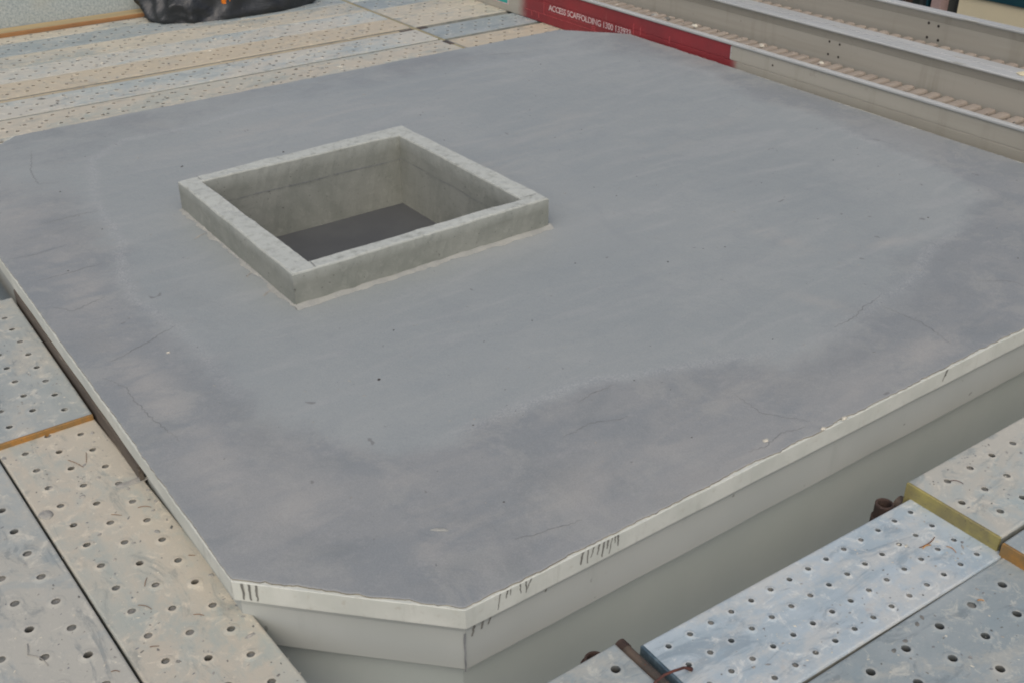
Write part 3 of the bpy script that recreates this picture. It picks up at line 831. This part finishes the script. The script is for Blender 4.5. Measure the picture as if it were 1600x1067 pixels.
m_ = MB(); hollow(m_, (0, 0), .035, 8.9-.25, 8.9-.18, th=.005); m_.build('collar', M['rust'], st2)
tr = empty('scaffold_transom', (.700, -.185, -.145))
tag(tr, "dark steel tube between the bottom centre plank and the pale blue plank", "scaffold bar")
m_ = MB(); m_.tube([(0, 0, 0), (0, -1.0, 0)], .0155, 18); m_.build('tube', M['dark_steel'], tr, smooth=False)
m_ = MB(); m_.tube([(0, .004, 0), (0, -.02, 0)], .0175, 18); m_.build('tube_end', M['rust'], tr)
# bearers carrying the other plank ends
def bearer(x0, y0, x1, y1, z, lb):
    e_ = empty('scaffold_ledger', (x0, y0, z)); tag(e_, lb, "scaffold tube")
    m_ = MB(); m_.tube([(0, 0, 0), (x1-x0, y1-y0, 0)], .030, 14); m_.build('tube', M['cap_grey'], e_, smooth=True)
bearer(1.66, -.22, 1.66, -1.2, -.245, "grey scaffold tube under the joint of the right planks")
bearer(-.9, 1.50, -.03, 1.50, -.236, "grey scaffold tube under the orange plank end at left")
# wire
wr = MB()
wr.tube([(.640, -.355, -.108), (.660, -.345, -.100), (.688, -.345, -.094), (.712, -.347, -.096), (.748, -.346, -.108), (.768, -.350, -.122)], .0032, 8, radii=[.0032]*5+[.0055])
tag(wr.build('tie_wire', M['rust_wire'], origin=(.70, -.346, -.125), smooth=True), "rust-red bent tie wire lying across the steel tube at the bottom", "wire")

# ---------------------------------------------------------------- aluminium beams on the right
Y0, Y1 = -.7, 7.2
def extrude(profile, y0, y1, ny=1, closed=False):
    m_ = MB(); n_ = len(profile)
    for k in range(ny+1):
        y = y0+(y1-y0)*k/ny
        m_.v += [(x, y, z) for x, z in profile]
    for k in range(ny):
        for j in range(n_-(0 if closed else 1)):
            j2 = (j+1) % n_
            m_.f.append((k*n_+j, k*n_+j2, (k+1)*n_+j2, (k+1)*n_+j)); m_.m.append(0)
    return m_
def rung_mesh(xa, xb, w, h):
    m_ = MB(); prof = []
    for k in range(7):
        a_ = math.pi*k/6; prof.append((-math.copysign(abs(math.cos(a_))**.8, math.cos(a_))*w/2, math.sin(a_)**.45*h if 0 < k < 6 else 0))
    prof = [(-w/2, -.018)]+prof+[(w/2, -.018)]
    n_ = len(prof)
    for x, sc in ((xa, 1), (xb-.004, 1), (xb, .92)):
        m_.v += [(x, y*sc, z*sc if z > 0 else z) for y, z in prof]
    for s_ in range(2):
        for j in range(n_-1): m_.f.append((s_*n_+j, s_*n_+j+1, (s_+1)*n_+j+1, (s_+1)*n_+j)[::-1]); m_.m.append(0)
    m_.f.append(tuple(2*n_+j for j in range(n_))); m_.m.append(0)
    return m_
def add_rungs(root, xa, xb, z, pitch, w, h, off, ya, yb):
    base = rung_mesh(xa, xb, w, h)
    me = None
    y = ya+off
    k = 0
    rr = random.Random(int(z*1000))
    while y < yb:
        if me is None:
            o = base.build('rung', M['rung'], root, smooth=False); me = o.data
        else:
            o = bpy.data.objects.new('rung', me); COL.objects.link(o); o.parent = root
        o.location = (0, y*S, (z+rr.uniform(-.001, .001))*S)
        y += pitch
BX = [4.0, 4.2, 4.48]
b1 = empty('aluminium_beam', (0, 0, 0)); b1.location = (4.0*S, 0, -.12*S)
tag(b1, "lowest aluminium scaffold beam beside the slab, with a red painted section and white lettering", "scaffold beam")
def bp(m_, name, mat, root, **kw):
    lo = Vector(root.location)/S
    m_.v = [(x-lo.x, y-lo.y, z-lo.z) for x, y, z in m_.v]
    return m_.build(name, mat, root, **kw)
# the red web keeps world-like object coordinates: its origin sits at the world origin height
web = extrude([(4.17, -.118), (4.0, -.118), (4.0, .0205), (4.003, .022), (4.003, .0255), (4.0, .027), (4.0, .106)], Y0, Y1, 1)
wo = bp(web, 'web', M['alu_red'], b1)
# shift mesh so object coordinates equal world coordinates along y and z
wo.data.transform(Matrix.Translation((0, 0, -.12*S))); wo.location = (0, 0, .12*S)
bp(extrude([(4.0, .1065), (3.993, .109), (3.991, .113), (3.991, .121), (3.995, .1245), (4.018, .1245), (4.022, .121), (4.022, .084)], Y0, Y1, 1), 'top_lip', M['alu_lip'], b1)
bp(extrude([(4.0215, .078), (4.196, .078)], Y0, Y1, 1), 'tray', M['tray'], b1)
# rungs
class _R: pass
def rungs(root, xa, xb, z, pitch, w, h, off):
    lo = Vector(root.location)/S
    add_rungs(root, xa-lo.x, xb-lo.x, z-lo.z, pitch, w, h, off, Y0, Y1)
rungs(b1, 4.024, 4.168, .100, .0755, .052, .012, .02)
b2 = empty('aluminium_beam', (4.2, 0, .08))
tag(b2, "middle aluminium scaffold beam, one step up, with a broad bright double lip", "scaffold beam")
bp(extrude([(4.2, -.11), (4.2, .2165), (4.198, .222), (4.186, .262)], Y0, Y1, 1), 'web', M['alu'], b2)
bp(extrude([(4.186, .2625), (4.176, .264), (4.174, .268), (4.174, .273), (4.178, .276), (4.246, .276), (4.249, .270), (4.254, .270), (4.257, .277), (4.322, .277), (4.325, .272), (4.325, .215)], Y0, Y1, 1), 'top_lip', M['alu_lip'], b2)
bp(extrude([(4.3245, .222), (4.476, .222)], Y0, Y1, 1), 'tray', M['tray'], b2)
rungs(b2, 4.327, 4.452, .240, .0755, .054, .016, .045)
b3 = empty('aluminium_beam', (4.48, 0, .2))
tag(b3, "topmost aluminium scaffold beam at the upper right, in front of the cream wall", "scaffold beam")
bp(extrude([(4.48, .10), (4.48, .352), (4.478, .358), (4.466, .392)], Y0, Y1, 1), 'web', M['alu'], b3)
bp(extrude([(4.466, .3925), (4.458, .394), (4.456, .398), (4.456, .404), (4.460, .407), (4.515, .407), (4.520, .402), (4.520, .10)], Y0, Y1, 1), 'top_lip', M['alu_lip'], b3)
# bolt holes
def disc(root, x, y, z, r, mat, name='bolt_hole'):
    m_ = MB(); n_ = 10
    m_.v = [(x, y+math.cos(2*math.pi*k/n_)*r, z+math.sin(2*math.pi*k/n_)*r) for k in range(n_)]
    m_.v += [(x+.004, y+math.cos(2*math.pi*k/n_)*r*.8, z+math.sin(2*math.pi*k/n_)*r*.8) for k in range(n_)]
    m_.f = [tuple(range(n_))]; m_.m = [0]
    bp(m_, name, mat, root)
for y, z in [(2.222, .205), (2.153, .203), (2.220, .138), (2.151, .137)]: disc(b2, 4.1985, y, z, .0065, M['hole_dark'])
for y, z in [(1.833, .339), (1.774, .334), (1.829, .267), (1.762, .265)]: disc(b3, 4.4785, y, z, .0075, M['hole_dark'])
disc(b1, 3.9985, 2.42, .065, .006, M['hole_dark'])
# lettering
def text_mesh(body, size):
    cu = bpy.data.curves.new('lettering', 'FONT'); cu.body = body; cu.size = size; cu.extrude = 0.0003; cu.offset = .012; cu.resolution_u = 3
    cu.space_character = .92
    o = bpy.data.objects.new('lettering', cu); COL.objects.link(o)
    dg = bpy.context.evaluated_depsgraph_get()
    me = bpy.data.meshes.new_from_object(o.evaluated_get(dg))
    bpy.data.objects.remove(o); bpy.data.curves.remove(cu)
    return me
def lettering(body, y0, y1, z, hgt, mat, parent, x=3.9985):
    me = text_mesh(body, 1.0)
    me.materials.clear(); me.materials.append(mat)
    co = np.empty(len(me.vertices)*3); me.vertices.foreach_get('co', co); co = co.reshape(-1, 3)
    x0, x1 = co[:, 0].min(), co[:, 0].max(); h_ = .70
    out_ = np.empty_like(co)
    out_[:, 0] = (x-4.0)*S-co[:, 2]
    out_[:, 1] = (y0+(co[:, 0]-x0)/(x1-x0)*(y1-y0))*S
    out_[:, 2] = (z+.12+co[:, 1]/h_*hgt)*S
    me.vertices.foreach_set('co', out_.ravel()); me.update()
    return link('lettering', me, parent)
lettering("ACCESS SCAFFOLDING 1300 133933", 4.425, 3.585, -.022, .038, M['white_print'], b1)
lettering("FI", 3.965, 3.93, -.066, .034, M['faint_print'], b1)
def mark(y0, y1, z0, z1, mat=M['faint_print'], name='line_marking'):
    m_ = MB(); m_.box(3.9978, 3.9992, min(y0, y1), max(y0, y1), z0, z1); return bp(m_, name, mat, b1)
mark(4.70, 3.90, -.062, -.0585); mark(4.48, 4.475, -.060, .03); mark(4.62, 4.614, -.095, -.06); mark(4.54, 4.534, -.095, -.06)
mark(4.42, 4.0, -.036, -.0335)
mark(3.24, 3.234, .01, .05); mark(3.565, 3.559, -.01, .06); mark(3.50, 3.494, .0, .05)
mark(2.737, 2.730, .030, .100, M['alu_lip'], 'paint_edge')
mark(5.16, 4.895, -.074, .05, M['white_print'], 'sticker_border')
m_ = MB(); m_.box(3.9968, 3.9976, 4.905, 5.15, -.066, .042); bp(m_, 'sticker', M['teal'], b1)

# ---------------------------------------------------------------- timber, wall panel, bag
tb = empty('timber_board', (.2, 6.28, -.1185))
tag(tb, "orange-brown timber board lying along the foot of the speckled wall at the upper left", "timber board")
m_ = MB(); m_.box(0, 2.2, 0, .138, 0, .026, bev=.004); o = m_.build('board', M['wood'], tb)
m_ = MB(); m_.box(.0, 2.2, .007, .136, .0262, .0280); m_.build('board_top', M['timber_top'], tb)
pw = empty('wall_panel', (.2, 6.424, -.12)); tag(pw, "speckled blue-grey wall panel at the upper left, behind the timber board", "wall")
m_ = MB(); m_.box(0, 2.15, 0, .05, 0, 1.3); m_.build('panel', M['speckle'], pw)

def crumple(cx, cy, rx, ry, rz, z0, seed, nu=150, nv=60, amp=.16, power=.6):
    m_ = MB()
    def fold(q):
        a_ = 1-abs(mnoise.noise(q)); b_ = 1-abs(mnoise.noise(q*2.1+Vector((5, 1, 2)))); c_ = 1-abs(mnoise.noise(q*4.3+Vector((1, 7, 3))))
        return a_**2.5*.9+b_**3*.30+c_**3*.06-.70
    for j in range(nv+1):
        ph = (j/nv)*math.pi/2
        for i in range(nu):
            th = 2*math.pi*i/nu
            ct, st_ = math.cos(th), math.sin(th)
            sx = math.copysign(abs(ct)**.75, ct); sy = math.copysign(abs(st_)**.75, st_)
            rr = math.cos(ph)**power
            p = Vector((sx*rr, sy*rr, math.sin(ph)**.8))
            q = Vector((p.x*2.6+seed, p.y*1.6, p.z*1.1))
            k = 1+amp*fold(q)*(1.2 if j else .4)
            m_.v.append((cx+p.x*rx*k, cy+p.y*ry*k, z0+p.z*rz*k))
    for j in range(nv):
        for i in range(nu):
            m_.f.append((j*nu+i, j*nu+(i+1) % nu, (j+1)*nu+(i+1) % nu, (j+1)*nu+i)); m_.m.append(0)
    return m_
m_ = crumple(2.475, 6.24, .64, .38, .36, -.1185, 3.1, amp=.15)
m_.f = m_.f
tag(m_.build('plastic_bag', M['bag'], origin=(2.46, 6.16, -.1185), smooth=True), "crumpled black plastic rubbish bag lying on the far planks at the top left", "bag")
m_ = crumple(2.33, 5.90, .050, .030, .075, -.015, 9.3, 40, 16, .4)
tag(m_.build('orange_cloth', M['orange'], origin=(2.33, 5.90, -.015), smooth=True), "left orange cloth scrap showing in a fold of the black bag", "cloth")
m_ = crumple(2.53, 5.90, .040, .03, .06, -.015, 19.3, 40, 16, .4)
tag(m_.build('orange_cloth', M['orange'], origin=(2.53, 5.90, -.015), smooth=True), "right reddish orange cloth scrap on the black bag", "cloth")

# ---------------------------------------------------------------- building across, upper right
bd = empty('background_building', (8, 3.9, -9)); tag(bd, "cream building wall with dark green framed glazing at the top right corner", "building")
m_ = MB(); m_.box(0, .3, -12, .040, 0, 8.640); m_.build('cream_wall', M['cream'], bd)
m_ = MB(); m_.box(-.02, .3, -12, .040, 8.6405, 8.74); m_.build('window_frame', M['green_frame'], bd)
m_ = MB(); m_.box(.08, .3, -12, .040, 8.7405, 11.0); m_.build('window', M['glass'], bd)
m_ = MB(); m_.box(.10, .3, .0405, 12, 0, 11.0); m_.build('window', M['glass'], bd)
m_ = MB(); m_.box(-.02, .0995, .2, .29, 0, 11.0); m_.build('post', M['pink_post'], bd)
m_ = MB(); m_.box(-.0, .0995, .335, .352, 0, 11.0); m_.build('mullion', M['green_frame'], bd)
m_ = MB(); m_.box(-.0, .0995, .56, .60, 0, 11.0); m_.build('mullion', M['rust'], bd)

# ---------------------------------------------------------------- needles, crumbs, blobs
def needle(p, q, z, label, mat, group=None, r=.0016, bend=.008, seed=0):
    r *= .75
    P, Q = Vector((*p, z)), Vector((*q, z)); d = (Q-P); nn = Vector((-d.y, d.x, 0)).normalized()
    pts = [P.lerp(Q, k/6)+nn*bend*math.sin(math.pi*k/6)+Vector((0, 0, .0015+.002*math.sin(math.pi*k/6))) for k in range(7)]
    m_ = MB(); m_.tube(pts, r, 5, radii=[r*(1-.5*abs(k/6-.4)) for k in range(7)])
    tag(m_.build('pine_needle', mat, origin=tuple(P), smooth=True), label, 'needle', group)
gl = "thin dry pine needles on the beige plank left of the slab"
for i, (p, q) in enumerate([((-.14, 1.283), (-.114, 1.222)), ((-.118, .964), (-.096, .943)), ((-.178, .581), (-.156, .548)), ((-.081, .472), (-.061, .454)), ((-.203, .431), (-.184, .421)), ((-.142, .636), (-.126, .664)), ((-.011, .684), (.003, .673)), ((-.05, .95), (-.02, .93)), ((-.085, 1.29), (-.10, 1.24))]):
    needle(p, q, -.12, "thin brown pine needle lying on the beige plank left of the slab", M['needle'], gl, .0012, [.001, -.002, .003, .0005, -.001][i % 5], i)
needle((-.43, .609), (-.439, .573), -.1215, "straight upper piece of twig on the grey-blue plank at bottom left", M['mortar'], None, .0016, .001)
needle((-.439, .573), (-.410, .512), -.1215, "slanting twig below the straight one on the bottom left plank", M['mortar'], None, .0016, .006)
needle((-.30, .41), (-.284, .398), -.1215, "small twig near the bottom frame edge on the bottom left plank", M['needle'], None, .0013, .002)
needle((1.541, -.389), (1.609, -.386), -.13, "dark brown bent needle on the pale blue plank near its far end", M['needle'], None, .0022, -.006)
needle((1.545, -.396), (1.574, -.400), -.13, "short orange needle beside the dark brown needle on the pale blue plank", M['needle_orange'], None, .0022, .003)
needle((1.602, -.426), (1.601, -.456), -.13, "faint tan needle right of the dark one on the pale blue plank", M['needle_orange'], None, .0016, .004)
needle((1.494, -.592), (1.506, -.602), -.1315, "short orange needle by a hole on the darker grey plank at bottom right", M['needle_orange'], None, .0022, .001)
needle((1.791, -.293), (1.809, -.323), -.085, "thin reddish needle by the first hole of the raised right plank", M['rust_wire'], None, .0013, .006)

def lump(x, y, z, rx, ry, rz, ang, label, mat, name='mortar_lump', cat='mortar lump', group=None, seed=0):
    m_ = MB(); nu, nv = 14, 6; c, s_ = math.cos(math.radians(ang)), math.sin(math.radians(ang))
    for j in range(nv+1):
        ph = math.pi/2*j/nv
        for i in range(nu):
            th = 2*math.pi*i/nu
            k = 1+.35*fn(math.cos(th)*1.3+seed*3.1, math.sin(th)*1.3, ph)
            u, w = math.cos(th)*math.cos(ph)*rx*k, math.sin(th)*math.cos(ph)*ry*k
            m_.v.append((x+u*c-w*s_, y+u*s_+w*c, z+math.sin(ph)*rz*(k if j < nv else 1)))
    for j in range(nv):
        for i in range(nu): m_.f.append((j*nu+i, j*nu+(i+1) % nu, (j+1)*nu+(i+1) % nu, (j+1)*nu+i)); m_.m.append(0)
    tag(m_.build(name, mat, origin=(x, y, z), smooth=True), label, cat, group)
lump(-.018, 1.070, -.120, .052, .013, .006, 0, "long grey tongue of mortar poking from under the slab onto the beige plank", M['mortar'], seed=1)
lump(-.261, 1.066, -.1202, .018, .022, .008, 20, "grey mortar lump on the joint between the two left planks", M['mortar'], seed=2)
crumbs = [(-.158, 1.089), (-.137, 1.171), (-.108, 1.232), (-.094, 1.148), (-.216, 1.18), (-.043, .823), (.008, .579), (-.039, 1.381), (.0, .95), (-.02, .915), (-.05, 1.33), (.0, 1.01), (-.17, .90), (-.288, 1.40), (-.17, .78)]
for i, (x, y) in enumerate(crumbs):
    lump(x, y, -.1203, rnd.uniform(.005, .010), rnd.uniform(.004, .007), rnd.uniform(.002, .004), rnd.uniform(0, 180), "small flat grey mortar crumb on the beige plank left of the slab", M['mortar'], 'mortar_crumb', 'mortar crumb', "mortar crumbs on the beige left plank", 10+i)
for i, (x, y) in enumerate([(1.24, -.573), (1.194, -.577), (1.309, -.555), (1.337, -.548)]):
    lump(x, y, -.1318, .008, .005, .002, 20*i, "small brown-grey crumb on the darker grey plank at the bottom right", M['plug'], 'mortar_crumb', 'mortar crumb', "crumbs on the bottom right plank", 40+i)
lump(.259, 1.496, .0, .006, .004, .003, 0, "tiny yellow-white chip on the screed near the slab's left edge", M['mortar_pale'], 'chip', 'chip', seed=50)
lump(.492, .268, .0, .022, .006, .003, -40, "pale sliver of mortar on the screed near the front clipped corner", M['fillet'], 'mortar_lump', 'mortar lump', seed=51)
lump(1.428, .060, .0, .010, .007, .004, 0, "small cream chip on the screed close to the front edge", M['mortar_pale'], 'chip', 'chip', seed=52)
lump(1.69, .004, .0, .011, .006, .006, 0, "cream crumb on the front slab edge, left of its nearest neighbour", M['mortar_pale'], 'chip', 'chip', seed=53)
lump(1.60, .004, .0, .009, .006, .005, 0, "cream crumb on the front slab edge, right of the drip stains", M['mortar_pale'], 'chip', 'chip', seed=54)
for i, (x, y, r_, lb, mt) in enumerate([(4.105, 3.49, .03, "farthest grey crumb heap on the rungs of the lowest beam above the lettering", 'mortar'), (4.11, 3.384, .022, "dark crumb heap on the rungs just nearer than the farthest heap", 'plug'),
        (4.12, 3.16, .024, "pale rubble scrap on the rungs above the middle of the red paint", 'mortar_pale'), (4.12, 2.62, .018, "cream chip on the rungs past the end of the red paint", 'mortar_pale'), (4.115, 2.19, .018, "cream chip on the rungs below the four bolt holes", 'mortar_pale')]):
    lump(x, y, .105, r_*.7, r_, .014, 0, lb, M[mt], 'rubble_scrap', 'rubble', seed=70+i)
lump(4.26, 1.14, .277, .04, .03, .006, 0, "white paper scrap on the middle beam's lip at the right frame edge", M['cream'], 'paper_scrap', 'paper', seed=80)

# grit and crumbs nobody could count
def scatter(name, pts, mats, label, cat):
    m_ = MB()
    for (x, y, z, r_) in pts:
        a0 = rnd.uniform(0, 6.28); n_ = rnd.choice((4, 5, 6)); st_ = rnd.uniform(1, 2.2); i = len(m_.v)
        ca, sa = math.cos(a0), math.sin(a0)
        for k in range(n_):
            t_ = 2*math.pi*k/n_; q = r_*rnd.uniform(.6, 1.2); u, w = math.cos(t_)*q*st_, math.sin(t_)*q
            m_.v.append((x+u*ca-w*sa, y+u*sa+w*ca, z))
        m_.v.append((x, y, z+r_*rnd.uniform(.25, .6)))
        mi = rnd.randrange(len(mats))
        for k in range(n_): m_.f.append((i+k, i+(k+1) % n_, i+n_)); m_.m.append(mi)
    tag(m_.build(name, mats, origin=tuple(pts[0][:3])), label, cat, kind='stuff')
def on_quad(n, P0, U, V_, z, lo, hi, clump=.6):
    out = []; cs = [(rnd.random(), rnd.random()) for _ in range(max(2, n//12))]
    for _ in range(n):
        if rnd.random() < clump:
            c = rnd.choice(cs); u, w = c[0]+rnd.gauss(0, .05), c[1]+rnd.gauss(0, .10)
        else: u, w = rnd.random(), rnd.random()
        if not (0.01 < u < .99 and .02 < w < .98): continue
        out.append((P0[0]+U[0]*u+V_[0]*w, P0[1]+U[1]*u+V_[1]*w, z, rnd.uniform(lo, hi)*(1.8 if rnd.random() < .06 else 1)))
    return out
GM = [M['mortar'], M['mortar_pale'], M['plug'], M['screed_crack']]
scatter('grit', on_quad(230, (-.29, 1.45), (.285, .012), (.06, -1.36), -.1198, .0012, .0034), GM, "fine cement grit sprinkled over the beige plank left of the slab", "grit")
scatter('grit', on_quad(120, (-.58, 1.45), (.285, .012), (.06, -1.36), -.1213, .0012, .003), GM, "fine cement grit on the grey-blue plank at bottom left", "grit")
scatter('grit', on_quad(110, (-.30, 1.47), (.285, 0), (0, .90), -.1008, .0012, .003), GM, "fine grit on the grey plank with the orange end at left", "grit")
scatter('grit', on_quad(150, (.75, -.50), (.94, -.018), (0, .24), -.1298, .0010, .0028), GM, "fine grit and cement specks on the pale blue plank", "grit")
scatter('grit', on_quad(170, (.75, -.80), (.94, -.01), (0, .25), -.1313, .0012, .0032), GM, "fine grit on the darker grey plank at bottom right", "grit")
scatter('grit', on_quad(170, (1.71, -.50), (1.0, 0), (0, .26), -.0848, .0012, .0032), GM, "fine grit on the raised dusty plank at right", "grit")
scatter('grit', on_quad(900, (.2, 4.0), (3.0, 0), (0, 2.25), -.1188, .0025, .0075, .7), GM[:3], "cement crumbs strewn over the far planks beyond the slab", "grit")
scatter('grit', on_quad(70, (4.05, -.2), (.10, 0), (0, 5.4), .1120, .002, .006, .8), [M['mortar_pale'], M['plug'], M['mortar'], M['hole_dark']], "cement scraps lying on the rungs of the lowest beam", "grit")
sl = [q for q in on_quad(420, (.06, .06), (3.8, 0), (0, 3.7), .0004, .0012, .0034, .35) if not (.68 < q[0] < 1.85 and 1.49 < q[1] < 2.66) and q[0]+q[1] > .5 and q[0]-q[1] < 3.4 and q[0]+q[1] < 7.5]
scatter('grit', sl, [M['screed_crack'], M['mortar'], M['fillet'], M['hole_dark']], "tiny chips and grit scattered over the grey screed", "grit")
